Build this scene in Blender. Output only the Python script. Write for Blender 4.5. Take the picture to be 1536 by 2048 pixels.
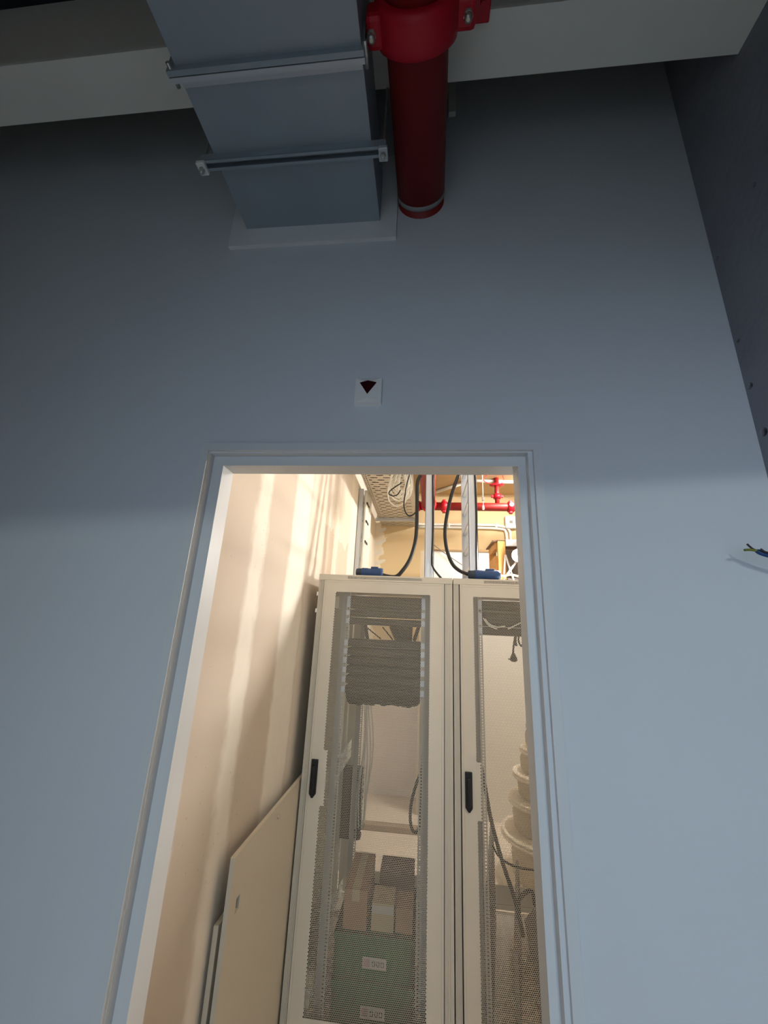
import bpy, bmesh, math, random
from mathutils import Vector, Matrix

random.seed(7)
for o in list(bpy.data.objects): bpy.data.objects.remove(o, do_unlink=True)
scn = bpy.context.scene
COL = scn.collection

# ------------------------------------------------------------------ camera
H = 1.93                                   # eye height above the floor
F = 780.0                                  # focal length in pixels of a 1536x2048 frame
def _cam(px, py): return Vector((px - 768.0, -(py - 1024.0), -F))
_d = _cam(846, 1258).normalized()          # vanishing point of the depth direction
_u = _cam(890, -1630); _u = (_u - _u.dot(_d) * _d).normalized()
_x = _d.cross(_u)
ROT = Matrix((_x, _d, _u))                 # world = ROT @ camera
cam = bpy.data.cameras.new('camera'); camo = bpy.data.objects.new('camera', cam); COL.objects.link(camo)
cam.sensor_fit = 'VERTICAL'; cam.sensor_height = 24.0; cam.sensor_width = 18.0
cam.lens = F / 2048.0 * 24.0
cam.clip_start = 0.02
camo.matrix_world = Matrix.Translation((0, 0, H)) @ ROT.to_4x4()
scn.camera = camo
def P(px, py, Y=None, X=None, Z=None):
    """photo direction to a point at a known depth / side plane / height (relative to eye height)"""
    v = ROT @ _cam(px, py)
    k = Y / v.y if Y is not None else (X / v.x if X is not None else Z / v.z)
    return Vector(v * k)

# ------------------------------------------------------------------ light and exposure
scn.view_settings.view_transform = 'Standard'; scn.view_settings.look = 'None'
scn.view_settings.gamma = 1.0; scn.view_settings.use_curve_mapping = False
scn.view_settings.exposure = 0.2
world = bpy.data.worlds.new('world'); scn.world = world; world.use_nodes = True
bg = world.node_tree.nodes['Background']; bg.inputs[0].default_value = (0.62, 0.76, 0.95, 1); bg.inputs[1].default_value = 2.75
def area(name, loc, target, sx, sy, power, col):
    l = bpy.data.lights.new(name, 'AREA'); l.shape = 'RECTANGLE'; l.size = sx; l.size_y = sy
    l.energy = power; l.color = col
    o = bpy.data.objects.new(name, l); COL.objects.link(o)
    o.location = (loc[0], loc[1], loc[2] + H)
    dv = Vector(target) - Vector(loc); o.rotation_euler = dv.to_track_quat('-Z', 'Y').to_euler()
    return o
area('corridor_luminaire_offscreen', (0.76, -2.6, 0.99), (0.9, 1.05, -0.3), 0.28, 0.07, 15.0, (0.86, 1.0, 0.97))

# ------------------------------------------------------------------ materials
def lin(c):
    return tuple(((v / 255.0) / 12.92 if v / 255.0 <= 0.04045 else ((v / 255.0 + 0.055) / 1.055) ** 2.4) for v in c)
class NT:
    def __init__(s, name):
        s.m = bpy.data.materials.new(name); s.m.use_nodes = True
        s.t = s.m.node_tree; s.b = s.t.nodes['Principled BSDF']; s.out = s.t.nodes['Material Output']
    def n(s, typ, **kw):
        nd = s.t.nodes.new(typ)
        for k, v in kw.items(): setattr(nd, k, v)
        return nd
    def l(s, a, b): s.t.links.new(a, b)
    def math(s, op, a, b=None, c=None, clamp=False):
        nd = s.n('ShaderNodeMath', operation=op); nd.use_clamp = clamp
        for i, v in enumerate((a, b, c)):
            if v is None: continue
            if isinstance(v, (int, float)): nd.inputs[i].default_value = v
            else: s.l(v, nd.inputs[i])
        return nd.outputs[0]
    def mix(s, fac, a, b):
        nd = s.n('ShaderNodeMix', data_type='RGBA')
        if isinstance(fac, (int, float)): nd.inputs[0].default_value = fac
        else: s.l(fac, nd.inputs[0])
        for i, v in ((6, a), (7, b)):
            if isinstance(v, tuple): nd.inputs[i].default_value = v + (1,) if len(v) == 3 else v
            else: s.l(v, nd.inputs[i])
        return nd.outputs[2]
    def noise(s, scale, detail=3.0, vec=None, rough=0.5):
        nd = s.n('ShaderNodeTexNoise'); nd.inputs['Scale'].default_value = scale; nd.inputs['Detail'].default_value = detail
        nd.inputs['Roughness'].default_value = rough
        if vec is not None: s.l(vec, nd.inputs['Vector'])
        return nd.outputs['Fac']
    def coord(s, kind='Object'): return s.n('ShaderNodeTexCoord').outputs[kind]
    def pos(s): return s.n('ShaderNodeNewGeometry').outputs['Position']
    def sep(s, v):
        nd = s.n('ShaderNodeSeparateXYZ'); s.l(v, nd.inputs[0]); return nd.outputs
    def bump(s, h, strength=0.2, dist=0.01):
        nd = s.n('ShaderNodeBump'); nd.inputs['Strength'].default_value = strength; nd.inputs['Distance'].default_value = dist
        s.l(h, nd.inputs['Height']); s.l(nd.outputs[0], s.b.inputs['Normal'])
    def band(s, v, lo, hi, soft):
        a = s.n('ShaderNodeMapRange', interpolation_type='SMOOTHSTEP'); s.l(v, a.inputs[0])
        a.inputs[1].default_value = lo - soft; a.inputs[2].default_value = lo + soft
        b = s.n('ShaderNodeMapRange', interpolation_type='SMOOTHSTEP'); s.l(v, b.inputs[0])
        b.inputs[1].default_value = hi - soft; b.inputs[2].default_value = hi + soft
        return s.math('SUBTRACT', a.outputs[0], b.outputs[0], clamp=True)
_mats = {}
def mat(name, col, rough=0.6, metal=0.0, vary=0.06, scale=9.0, bump=0.0, bscale=60.0, spec=0.4):
    if name in _mats: return _mats[name]
    t = NT(name); c = lin(col)
    t.b.inputs['Roughness'].default_value = rough; t.b.inputs['Metallic'].default_value = metal
    t.b.inputs['Specular IOR Level'].default_value = spec
    f = t.noise(scale, 4.0, t.pos())
    lo = tuple(v * (1 - vary) for v in c); hi = tuple(min(1, v * (1 + vary)) for v in c)
    t.l(t.mix(f, lo, hi), t.b.inputs['Base Color'])
    if bump: t.bump(t.noise(bscale, 2.0, t.pos()), bump, 0.004)
    _mats[name] = t.m
    return t.m
def emit(name, col, strength):
    t = NT(name); t.b.inputs['Base Color'].default_value = (0.8, 0.8, 0.8, 1)
    t.b.inputs['Emission Color'].default_value = col + (1,); t.b.inputs['Emission Strength'].default_value = strength
    return t.m

M_PAINT = mat('matt_wall_paint', (210, 213, 215), 0.85, 0, 0.03, 3.0, 0.08, 220, 0.2)
M_FRAME = mat('frame_enamel', (212, 213, 212), 0.45, 0, 0.02, 5.0)
M_BLOCK = mat('rough_block_wall', (150, 150, 156), 0.95, 0, 0.16, 7.0, 0.5, 45, 0.1)
M_CONC = mat('ceiling_board', (150, 126, 96), 0.9, 0, 0.15, 2.5, 0.2, 30, 0.1)
M_BEAM = mat('beam_primer', (240, 237, 224), 0.6, 0, 0.05, 4.0)
M_DARK = mat('dark_timber', (36, 36, 46), 0.8, 0, 0.1)
M_GALV = mat('galvanised_steel', (160, 170, 177), 0.45, 0.35, 0.10, 6.0)
M_GALVL = mat('galvanised_bright', (200, 204, 208), 0.40, 0.35, 0.06, 12.0)
M_RED = mat('red_pipe_paint', (132, 26, 24), 0.5, 0, 0.10, 8.0)
M_REDB = mat('red_coupling_paint', (188, 18, 38), 0.45, 0, 0.08, 9.0)
M_REDIN = M_RED
M_ZINC = mat('zinc_bolt', (190, 190, 180), 0.3, 0.8, 0.05)
M_GREYRING = mat('grey_sealant', (150, 150, 148), 0.7)
M_CAB = mat('cabinet_grey_powder', (203, 194, 176), 0.55, 0, 0.02, 30.0, 0.04, 400)
M_CABIN = mat('dark_duct_plastic', (46, 44, 40), 0.6, 0, 0.04)
M_BLACK = mat('black_plastic', (16, 16, 17), 0.4, 0, 0.05)
M_BLKCAB = mat('black_cable_sheath', (20, 18, 17), 0.5, 0, 0.05)
M_PANEL = mat('dark_rack_panel', (24, 23, 21), 0.6, 0, 0.1, 20)
M_BLUE = mat('blue_connector_plastic', (36, 66, 108), 0.5, 0, 0.12, 30)
M_NAVY = mat('blue_connector_dark', (40, 52, 66), 0.55, 0, 0.1, 30)
M_WHITE = mat('white_plastic', (236, 234, 228), 0.45, 0, 0.02)
M_WHCAB = mat('white_cable_sheath', (226, 222, 208), 0.5, 0, 0.04)
M_CARD = mat('corrugated_cardboard', (166, 132, 98), 0.85, 0, 0.08, 14)
M_CARDD = mat('brown_cardboard', (110, 84, 66), 0.85, 0, 0.08, 14)
M_CARDL = mat('pale_cardboard', (186, 168, 128), 0.85, 0, 0.05, 14)
M_GREEN = mat('green_plastic_crate', (52, 104, 66), 0.6, 0, 0.06, 10)
M_LABEL = mat('paper_label', (186, 182, 172), 0.7, 0, 0.03)
M_INK = mat('printed_ink', (70, 60, 56), 0.7, 0, 0.03)
M_PINKINK = mat('faded_pink_print', (176, 150, 146), 0.7, 0, 0.03)
M_WOOD = mat('pine_timber', (206, 150, 84), 0.7, 0, 0.14, 22)
M_REEL = mat('pale_reel_plastic', (236, 222, 200), 0.5, 0, 0.03)
M_REELC = mat('taupe_reel_core', (188, 170, 142), 0.7, 0, 0.06)
M_SHEET = mat('dark_sheet_steel', (122, 117, 107), 0.55, 0.1, 0.06)
M_REDLENS = mat('dark_red_lens', (52, 8, 10), 0.12, 0, 0.02)
M_YG = mat('yellow_green_wire', (120, 122, 40), 0.5)
M_BRN = mat('brown_wire', (60, 44, 48), 0.5)
M_BLUEW = mat('blue_wire', (24, 62, 112), 0.5)
M_FLOOR = mat('pale_screed_floor', (226, 213, 198), 0.8, 0, 0.08, 4.0, 0.05, 80)
M_NFLOOR = mat('grey_floor_covering', (208, 208, 206), 0.7, 0, 0.08, 4.0)
M_INWALL = mat('plain_plaster', (222, 206, 182), 0.9, 0, 0.04, 3.0)
M_TAPE = mat('pale_filler', (232, 226, 212), 0.85, 0, 0.03, 20)

def mat_plasterboard():
    t = NT('taped_plasterboard'); p = t.pos(); s = t.sep(p)
    t.b.inputs['Roughness'].default_value = 0.9; t.b.inputs['Specular IOR Level'].default_value = 0.15
    mp = t.n('ShaderNodeMapping'); mp.inputs['Scale'].default_value = (1, 1.2, 0.8); t.l(p, mp.inputs[0])
    wob = t.math('MULTIPLY', t.math('SUBTRACT', t.noise(3.0, 4.0, mp.outputs[0]), 0.5), 0.13)
    wob = t.math('ADD', wob, t.math('MULTIPLY', t.math('SUBTRACT', t.noise(17.0, 4.0, mp.outputs[0]), 0.5), 0.05))
    y = t.math('ADD', s[1], wob)
    f = t.band(y, 1.505, 1.635, 0.028)
    f = t.math('MAXIMUM', f, t.band(y, 1.95, 2.25, 0.03))
    f = t.math('MAXIMUM', f, t.math('MULTIPLY', t.band(y, 2.26, 2.62, 0.03), 0.45))
    f = t.math('MAXIMUM', f, t.math('MULTIPLY', t.band(y, 1.0, 1.245, 0.02), 0.9))
    f = t.math('MAXIMUM', f, t.band(y, 2.92, 3.05, 0.01))
    f = t.math('MAXIMUM', f, t.band(y, 3.5, 5.6, 0.02))
    zj = t.math('ADD', s[2], t.math('MULTIPLY', t.math('SUBTRACT', t.noise(5.0, 2.0, p), 0.5), 0.35))
    hi_ = t.math('MULTIPLY', t.math('GREATER_THAN', zj, 2.60), t.band(y, 2.26, 3.5, 0.02))
    f = t.math('MAXIMUM', f, t.math('MULTIPLY', hi_, 0.55))
    tone = t.math('MULTIPLY', t.noise(14.0, 4.0, mp.outputs[0]), 0.28)
    f2 = t.math('SUBTRACT', f, t.math('MULTIPLY', tone, f))
    base = t.mix(t.noise(2.2, 3.0, p), lin((204, 189, 171)), lin((213, 200, 184)))
    c = t.mix(f2, base, lin((238, 230, 216)))
    vo = t.n('ShaderNodeTexVoronoi'); vo.inputs['Scale'].default_value = 34.0; t.l(p, vo.inputs['Vector'])
    sp = t.math('MULTIPLY', t.math('LESS_THAN', vo.outputs['Distance'], 0.10), t.math('GREATER_THAN', t.noise(3.5, 1.0, p), 0.58))
    c = t.mix(t.math('MULTIPLY', sp, 0.35), c, lin((140, 122, 104)))
    t.l(c, t.b.inputs['Base Color'])
    t.bump(t.math('ADD', f, t.noise(40, 3, p)), 0.15, 0.003)
    return t.m
def mat_backwall():
    t = NT('ochre_painted_masonry'); p = t.pos(); s = t.sep(p)
    t.b.inputs['Roughness'].default_value = 0.9; t.b.inputs['Specular IOR Level'].default_value = 0.15
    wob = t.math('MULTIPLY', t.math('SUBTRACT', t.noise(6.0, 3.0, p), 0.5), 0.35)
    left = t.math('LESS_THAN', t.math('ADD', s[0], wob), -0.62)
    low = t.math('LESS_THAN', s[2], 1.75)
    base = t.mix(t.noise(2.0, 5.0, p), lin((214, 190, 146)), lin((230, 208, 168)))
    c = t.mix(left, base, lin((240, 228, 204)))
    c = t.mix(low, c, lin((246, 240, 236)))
    t.l(c, t.b.inputs['Base Color'])
    return t.m
def mat_perf():
    """hexagonally perforated sheet: real holes (transparent) inside the punched field, plain steel elsewhere.
    coordinates are those of the cabinet: x from its centre line, z from the floor"""
    t = NT('perforated_steel_sheet'); s = t.sep(t.coord('Object'))
    t.b.inputs['Base Color'].default_value = lin((203, 194, 176)) + (1,); t.b.inputs['Roughness'].default_value = 0.55
    px, pz, r = 0.0084, 0.01455, 0.0038
    holes = None
    for off in (0.0, 0.5):
        u = t.math('ADD', t.math('DIVIDE', s[0], px), off + 200); v = t.math('ADD', t.math('DIVIDE', s[2], pz), off + 10)
        fu = t.math('FLOOR', u); fv = t.math('FLOOR', v)
        du = t.math('MULTIPLY', t.math('SUBTRACT', t.math('SUBTRACT', u, fu), 0.5), px)
        dv = t.math('MULTIPLY', t.math('SUBTRACT', t.math('SUBTRACT', v, fv), 0.5), pz)
        d2 = t.math('ADD', t.math('MULTIPLY', du, du), t.math('MULTIPLY', dv, dv))
        h = t.math('LESS_THAN', d2, r * r)
        cx = t.math('MULTIPLY', t.math('SUBTRACT', fu, off + 199.5), px); cz = t.math('MULTIPLY', t.math('SUBTRACT', fv, off + 9.5), pz)
        ins = t.math('MULTIPLY', t.math('MULTIPLY', t.math('GREATER_THAN', cx, -0.286), t.math('LESS_THAN', cx, 0.272)),
                     t.math('MULTIPLY', t.math('GREATER_THAN', cz, 0.20), t.math('LESS_THAN', cz, 2.118)))
        tab = t.math('MULTIPLY', t.math('LESS_THAN', cx, -0.266),
                     t.math('MULTIPLY', t.math('GREATER_THAN', cz, 1.028), t.math('LESS_THAN', cz, 1.287)))
        h = t.math('MULTIPLY', t.math('MULTIPLY', h, ins), t.math('SUBTRACT', 1.0, tab))
        holes = h if holes is None else t.math('MAXIMUM', holes, h)
    tr = t.n('ShaderNodeBsdfTransparent'); mx = t.n('ShaderNodeMixShader')
    t.l(holes, mx.inputs[0]); t.l(t.b.outputs[0], mx.inputs[1]); t.l(tr.outputs[0], mx.inputs[2]); t.l(mx.outputs[0], t.out.inputs[0])
    return t.m
def mat_rail():
    t = NT('punched_rack_rail'); s = t.sep(t.coord('Object'))
    t.b.inputs['Base Color'].default_value = lin((176, 172, 160)) + (1,); t.b.inputs['Roughness'].default_value = 0.45
    z = t.math('FRACT', t.math('DIVIDE', s[2], 0.0148))
    a = t.math('MULTIPLY', t.math('GREATER_THAN', z, 0.2), t.math('LESS_THAN', z, 0.82))
    x = t.math('ABSOLUTE', t.math('SUBTRACT', t.math('ABSOLUTE', s[0]), 0.2325))
    h = t.math('MULTIPLY', a, t.math('LESS_THAN', x, 0.0048))
    tr = t.n('ShaderNodeBsdfTransparent'); mx = t.n('ShaderNodeMixShader')
    t.l(h, mx.inputs[0]); t.l(t.b.outputs[0], mx.inputs[1]); t.l(tr.outputs[0], mx.inputs[2]); t.l(mx.outputs[0], t.out.inputs[0])
    return t.m
def mat_tray():
    t = NT('slotted_tray_sheet'); s = t.sep(t.pos())
    t.b.inputs['Base Color'].default_value = lin((198, 189, 174)) + (1,); t.b.inputs['Roughness'].default_value = 0.5; t.b.inputs['Metallic'].default_value = 0.2
    row = t.math('DIVIDE', s[1], 0.062); rf = t.math('FLOOR', row)
    xs = t.math('ADD', t.math('DIVIDE', s[0], 0.125), t.math('MULTIPLY', t.math('MODULO', rf, 2.0), 0.5))
    fx = t.math('FRACT', t.math('ADD', xs, 20.0)); fy = t.math('FRACT', row)
    h = t.math('MULTIPLY', t.math('MULTIPLY', t.math('GREATER_THAN', fx, 0.2), t.math('LESS_THAN', fx, 0.74)),
               t.math('MULTIPLY', t.math('GREATER_THAN', fy, 0.3), t.math('LESS_THAN', fy, 0.62)))
    ins = t.math('MULTIPLY', t.math('GREATER_THAN', s[0], -0.56), t.math('LESS_THAN', s[0], -0.16))
    h = t.math('MULTIPLY', h, ins)
    ey = t.math('FRACT', t.math('DIVIDE', s[1], 0.05)); em = t.math('GREATER_THAN', ey, 0.5)
    e1 = t.math('LESS_THAN', t.math('ABSOLUTE', t.math('ADD', s[0], 0.602)), 0.004)
    e2 = t.math('LESS_THAN', t.math('ABSOLUTE', t.math('ADD', s[0], 0.580)), 0.004)
    h = t.math('MAXIMUM', h, t.math('MULTIPLY', em, t.math('MAXIMUM', e1, e2)))
    tr = t.n('ShaderNodeBsdfTransparent'); mx = t.n('ShaderNodeMixShader')
    t.l(h, mx.inputs[0]); t.l(t.b.outputs[0], mx.inputs[1]); t.l(tr.outputs[0], mx.inputs[2]); t.l(mx.outputs[0], t.out.inputs[0])
    return t.m
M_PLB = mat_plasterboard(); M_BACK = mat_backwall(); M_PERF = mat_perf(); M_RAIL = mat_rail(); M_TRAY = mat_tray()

# ------------------------------------------------------------------ mesh helpers (coordinates relative to eye height)
def smooth_path(pts, k=6):
    pts = [Vector(p) for p in pts]
    if len(pts) < 3: return pts
    out = []
    for i in range(len(pts) - 1):
        p0 = pts[max(i - 1, 0)]; p1 = pts[i]; p2 = pts[i + 1]; p3 = pts[min(i + 2, len(pts) - 1)]
        for j in range(k):
            t = j / k
            out.append(0.5 * ((2 * p1) + (p2 - p0) * t + (2 * p0 - 5 * p1 + 4 * p2 - p3) * t * t + (3 * p1 - p0 - 3 * p2 + p3) * t ** 3))
    out.append(pts[-1]); return out
class MB:
    def __init__(s): s.bm = bmesh.new()
    def box(s, x0, x1, y0, y1, z0, z1, bev=0.0, rot=None, piv=None):
        g = bmesh.ops.create_cube(s.bm, size=1.0); vs = g['verts']
        for v in vs: v.co = Vector(((x0 + x1) / 2 + v.co.x * (x1 - x0), (y0 + y1) / 2 + v.co.y * (y1 - y0), (z0 + z1) / 2 + v.co.z * (z1 - z0)))
        if bev:
            es = list({e for v in vs for e in v.link_edges})
            r = bmesh.ops.bevel(s.bm, geom=es, offset=bev, segments=2, affect='EDGES', profile=0.5)
            vs = list({v for f in r['faces'] for v in f.verts} | {v for v in vs if v.is_valid})
        if rot is not None:
            c = Vector(piv) if piv is not None else Vector(((x0 + x1) / 2, (y0 + y1) / 2, (z0 + z1) / 2))
            for v in vs: v.co = rot @ (v.co - c) + c
        return s
    def cyl(s, p0, p1, r, seg=18, r2=None):
        p0 = Vector(p0); p1 = Vector(p1); d = p1 - p0; r2 = r if r2 is None else r2
        q = d.to_track_quat('Z', 'Y'); a = []; b = []
        for i in range(seg):
            t = 2 * math.pi * i / seg; n = Vector((math.cos(t), math.sin(t), 0))
            a.append(s.bm.verts.new(p0 + q @ (n * r))); b.append(s.bm.verts.new(p1 + q @ (n * r2)))
        for i in range(seg):
            j = (i + 1) % seg; f = s.bm.faces.new((a[i], a[j], b[j], b[i])); f.smooth = True
        s.bm.faces.new(a[::-1]); s.bm.faces.new(b); return s
    def lathe(s, p0, axis, prof, seg=28):
        """prof: list of (along, radius); closed ends"""
        p0 = Vector(p0); ax = Vector(axis).normalized(); q = ax.to_track_quat('Z', 'Y'); rings = []
        for (t, r) in prof:
            rings.append([s.bm.verts.new(p0 + q @ Vector((math.cos(2 * math.pi * i / seg) * r, math.sin(2 * math.pi * i / seg) * r, t))) for i in range(seg)])
        for a, b in zip(rings, rings[1:]):
            for i in range(seg):
                j = (i + 1) % seg; f = s.bm.faces.new((a[i], a[j], b[j], b[i])); f.smooth = True
        s.bm.faces.new(rings[0][::-1]); s.bm.faces.new(rings[-1]); return s
    def tube(s, pts, r, seg=8, k=6, closed=False):
        pts = smooth_path(pts, k); n = len(pts); rings = []; up = None
        for i in range(n):
            d = (pts[min(i + 1, n - 1)] - pts[max(i - 1, 0)]).normalized()
            if up is None:
                up = Vector((0, 0, 1)) if abs(d.z) < 0.9 else Vector((1, 0, 0))
            side = d.cross(up)
            if side.length < 1e-5: side = d.orthogonal()
            side.normalize(); up = side.cross(d).normalized()
            rings.append([s.bm.verts.new(pts[i] + (side * math.cos(2 * math.pi * j / seg) + up * math.sin(2 * math.pi * j / seg)) * r) for j in range(seg)])
        for a, b in zip(rings, rings[1:]):
            for j in range(seg):
                kx = (j + 1) % seg; f = s.bm.faces.new((a[j], a[kx], b[kx], b[j])); f.smooth = True
        s.bm.faces.new(rings[0][::-1]); s.bm.faces.new(rings[-1]); return s
    def prism(s, poly, d):
        """polygon (list of 3D points) extruded by vector d"""
        d = Vector(d); a = [s.bm.verts.new(Vector(p)) for p in poly]; b = [s.bm.verts.new(Vector(p) + d) for p in poly]
        n = len(a); s.bm.faces.new(a[::-1]); s.bm.faces.new(b)
        for i in range(n): s.bm.faces.new((a[i], a[(i + 1) % n], b[(i + 1) % n], b[i]))
        return s
    def build(s, name, m, parent=None):
        bm = s.bm; bmesh.ops.recalc_face_normals(bm, faces=bm.faces)
        for v in bm.verts: v.co.z += H
        if parent is None:
            xs = [v.co for v in bm.verts]
            o0 = Vector(((min(v.x for v in xs) + max(v.x for v in xs)) / 2, (min(v.y for v in xs) + max(v.y for v in xs)) / 2, min(v.z for v in xs)))
        else: o0 = Vector(parent['_w'])
        for v in bm.verts: v.co -= o0
        me = bpy.data.meshes.new(name); bm.to_mesh(me); bm.free(); me.materials.append(m)
        o = bpy.data.objects.new(name, me); COL.objects.link(o)
        if parent is None: o.location = o0
        else: o.parent = parent
        o['_w'] = tuple(o0)
        return o
def tag(o, label, cat, group=None):
    o['label'] = label; o['category'] = cat
    if group: o['group'] = group
    return o
def thing(name, label, cat, loc, group=None):
    o = bpy.data.objects.new(name, None); COL.objects.link(o); o.empty_display_size = 0.05
    o.location = (loc[0], loc[1], loc[2] + H); o['_w'] = tuple(o.location)
    return tag(o, label, cat, group)
def struct(o, label=None, cat=None):
    o['kind'] = 'structure'
    if label: o['label'] = label
    if cat: o['category'] = cat
    return o
def sgroup(name, loc, label, cat):
    o = thing(name, label, cat, loc); o['kind'] = 'structure'; return o

FL = -H                                    # floor level
YW = 1.062                                 # near face of the partition wall
YB = 1.152                                 # its far face
XL, XR2, YEND, ZC = -0.70, 3.0, 5.45, 1.91 # technical room
XR, ZN = 0.907, 2.30                       # near room: right wall, ceiling

# ------------------------------------------------------------------ setting
struct(MB().box(-3.6, 4.2, -7.0, YW + 0.03, FL - 0.1, FL).build('floor', M_NFLOOR), 'pale grey floor covering of the dim room', 'floor')
struct(MB().box(-3.6, 4.2, YW + 0.03, 6.0, FL - 0.1, FL).build('floor_inner', M_FLOOR), 'pale screed floor of the lit room', 'floor')
w = MB()
w.box(-3.3, -0.672, YW, YB, FL, ZN); w.box(0.2925, XR2 + 0.1, YW, YB, FL, ZN); w.box(-0.672, 0.2925, YW, YB, 0.50, ZN)
struct(w.build('wall_front', M_PAINT), 'smooth pale painted partition wall around the open doorway', 'wall')
WR = MB().box(XR, XR + 0.2, -5.0, YW, FL, ZN).build('wall_right', M_BLOCK); struct(WR, 'rough grey unpainted wall beside the partition', 'wall')
struct(MB().box(-3.4, -3.2, -5.0, YW, FL, ZN).build('wall_side', M_PAINT), 'plain painted wall of the dim room', 'wall')
struct(MB().box(-3.4, XR + 0.2, -5.0, YW + 0.1, ZN, ZN + 0.1).build('ceiling', M_CONC), 'brown board ceiling of the dim room', 'ceiling')
# skewed wall behind the viewer with a wide opening: header under the ceiling, plus an added shading flank
hd = MB(); a = Vector((-3.2, -2.37, 0.66)); b = Vector((XR, -0.24, 0.66)); n = Vector((b.y - a.y, -(b.x - a.x), 0)).normalized() * 0.15
hd.prism([a, b, b + n, a + n], (0, 0, ZN - 0.66))
k0 = a.lerp(b, (-0.95 + 3.2) / (XR + 3.2)); dn = Vector((0, 0, FL - 0.66))
hd.prism([a + dn, k0 + dn, k0 + n + dn, a + n + dn], (0, 0, 0.66 - FL))  # unseen flank, added to block light and darken the partition's left side
struct(hd.build('header_and_shade_flank', M_PAINT), 'header of the opening behind the viewer, with an added flank that shades the left', 'wall')
# technical room shell
struct(MB().box(XL - 0.1, XL, YB, YEND + 0.1, FL, ZC).build('wall_left', M_PLB), 'taped and filled plasterboard wall seen through the doorway', 'wall')
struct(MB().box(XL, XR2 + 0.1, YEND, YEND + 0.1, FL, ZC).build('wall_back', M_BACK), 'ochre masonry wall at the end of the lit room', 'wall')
struct(MB().box(XR2, XR2 + 0.1, YB, YEND, FL, ZC).build('wall_far_right', M_INWALL), 'plain wall of the lit room', 'wall')
struct(MB().box(XL - 0.1, XR2 + 0.1, YB, YEND + 0.1, ZC, ZC + 0.1).build('ceiling_inner', mat('tan_soffit', (196, 170, 128), 0.9, 0, 0.08, 3)), 'tan ceiling of the lit room', 'ceiling')
# plaster strokes at the left end of the back wall
for i, (px, py, l) in enumerate(((760, 1085, 0.16), (758, 1125, 0.17), (765, 1060, 0.10), (757, 1105, 0.09))):
    c = P(px, py, Y=YEND); m = MB()
    poly = [c + Vector((l * (0.5 * math.cos(t)) * 1.1, 0, 0.03 * math.sin(t) + 0.22 * l * math.cos(t))) for t in [k * math.pi / 6 for k in range(12)]]
    m.prism(poly, (0, -0.004, 0)); o = m.build('trim_%d' % (i + 2), M_TAPE)
    struct(o, 'cream plaster stroke smeared on the ochre end wall', 'plaster')

# door frame: steel rebated profile, mitred at the corners
def frame_profile(side):   # (offset outward from clear opening, Y)
    return [(0.058, 1.05), (0.034, 1.05), (0.034, 1.089), (0.0, 1.091), (0.0, 1.160), (0.05, 1.160), (0.05, YB - 0.004), (0.036, YB - 0.01), (0.036, YW + 0.01), (0.058, YW + 0.004)]
xl, xr, zt = -0.639, 0.2705, 0.470
door = sgroup('door_1', (-0.18, 1.1, FL), 'pale steel door frame of the open doorway', 'door frame')
def sweep(name, A, B):
    pr = frame_profile(0); m = MB(); va = [m.bm.verts.new(A(o, y)) for o, y in pr]; vb = [m.bm.verts.new(B(o, y)) for o, y in pr]; k = len(pr)
    for i in range(k): m.bm.faces.new((va[i], va[(i + 1) % k], vb[(i + 1) % k], vb[i]))
    m.bm.faces.new(va[::-1]); m.bm.faces.new(vb); return m.build(name, M_FRAME, door)
sweep('jamb', lambda o, y: Vector((xl - o, y, FL)), lambda o, y: Vector((xl - o, y, zt + o)))
sweep('jamb', lambda o, y: Vector((xr + o, y, FL)), lambda o, y: Vector((xr + o, y, zt + o)))
sweep('head', lambda o, y: Vector((xl - o, y, zt + o)), lambda o, y: Vector((xr + o, y, zt + o)))

# steel beam under the near ceiling
beam = sgroup('ceiling_beam', (-1.1, 0.745, 1.682), 'pale primed steel beam crossing above the duct', 'beam')
MB().box(-3.2, XR, 0.672, 0.818, 1.682, 1.697).build('lower_flange', M_BEAM, beam)
MB().box(-3.2, XR, 0.741, 0.749, 1.697, ZN - 0.015).build('web', M_BEAM, beam)
MB().box(-3.2, XR, 0.672, 0.818, ZN - 0.015, ZN).build('upper_flange', M_BEAM, beam)
j0 = P(60, 14, Z=ZN - 0.08)
struct(MB().box(-3.2, -0.75, j0.y - 0.16, j0.y, ZN - 0.08, ZN).build('ceiling_batten', M_DARK), 'dark batten on the brown ceiling', 'batten')
# board plate round the duct on the partition
pl = MB(); pl.box(-0.745, -0.117, 1.048, YW + 0.001, 1.335, 1.416); pl.box(-0.178, -0.117, 1.048, YW + 0.001, 1.416, 1.75); pl.box(-0.745, -0.683, 1.048, YW + 0.001, 1.416, 1.75); pl.box(-0.683, -0.178, 1.048, YW + 0.001, 1.666, 1.75)
struct(pl.build('trim_1', mat('bare_white_board', (226, 227, 226), 0.8, 0, 0.02)), 'pale board collar round the duct where it enters the wall', 'trim')
# chips along the rough wall
m = MB()
for px, py, r in ((1507, 371, 0.008), (1434, 517, 0.006), (1476, 681, 0.007), (1500, 772, 0.010), (1527, 864, 0.013)):
    c = P(px, py, X=XR); m.cyl(c + Vector((-0.01, 0, 0)), c + Vector((0.03, 0, 0)), r, 11)
cutter = m.build('drill', M_BLOCK)
bo = WR.modifiers.new('chips', 'BOOLEAN'); bo.operation = 'DIFFERENCE'; bo.solver = 'EXACT'; bo.object = cutter
bpy.context.view_layer.update()
nm_ = bpy.data.meshes.new_from_object(WR.evaluated_get(bpy.context.evaluated_depsgraph_get()))
WR.modifiers.clear(); WR.data = nm_; bpy.data.objects.remove(cutter, do_unlink=True)

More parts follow.
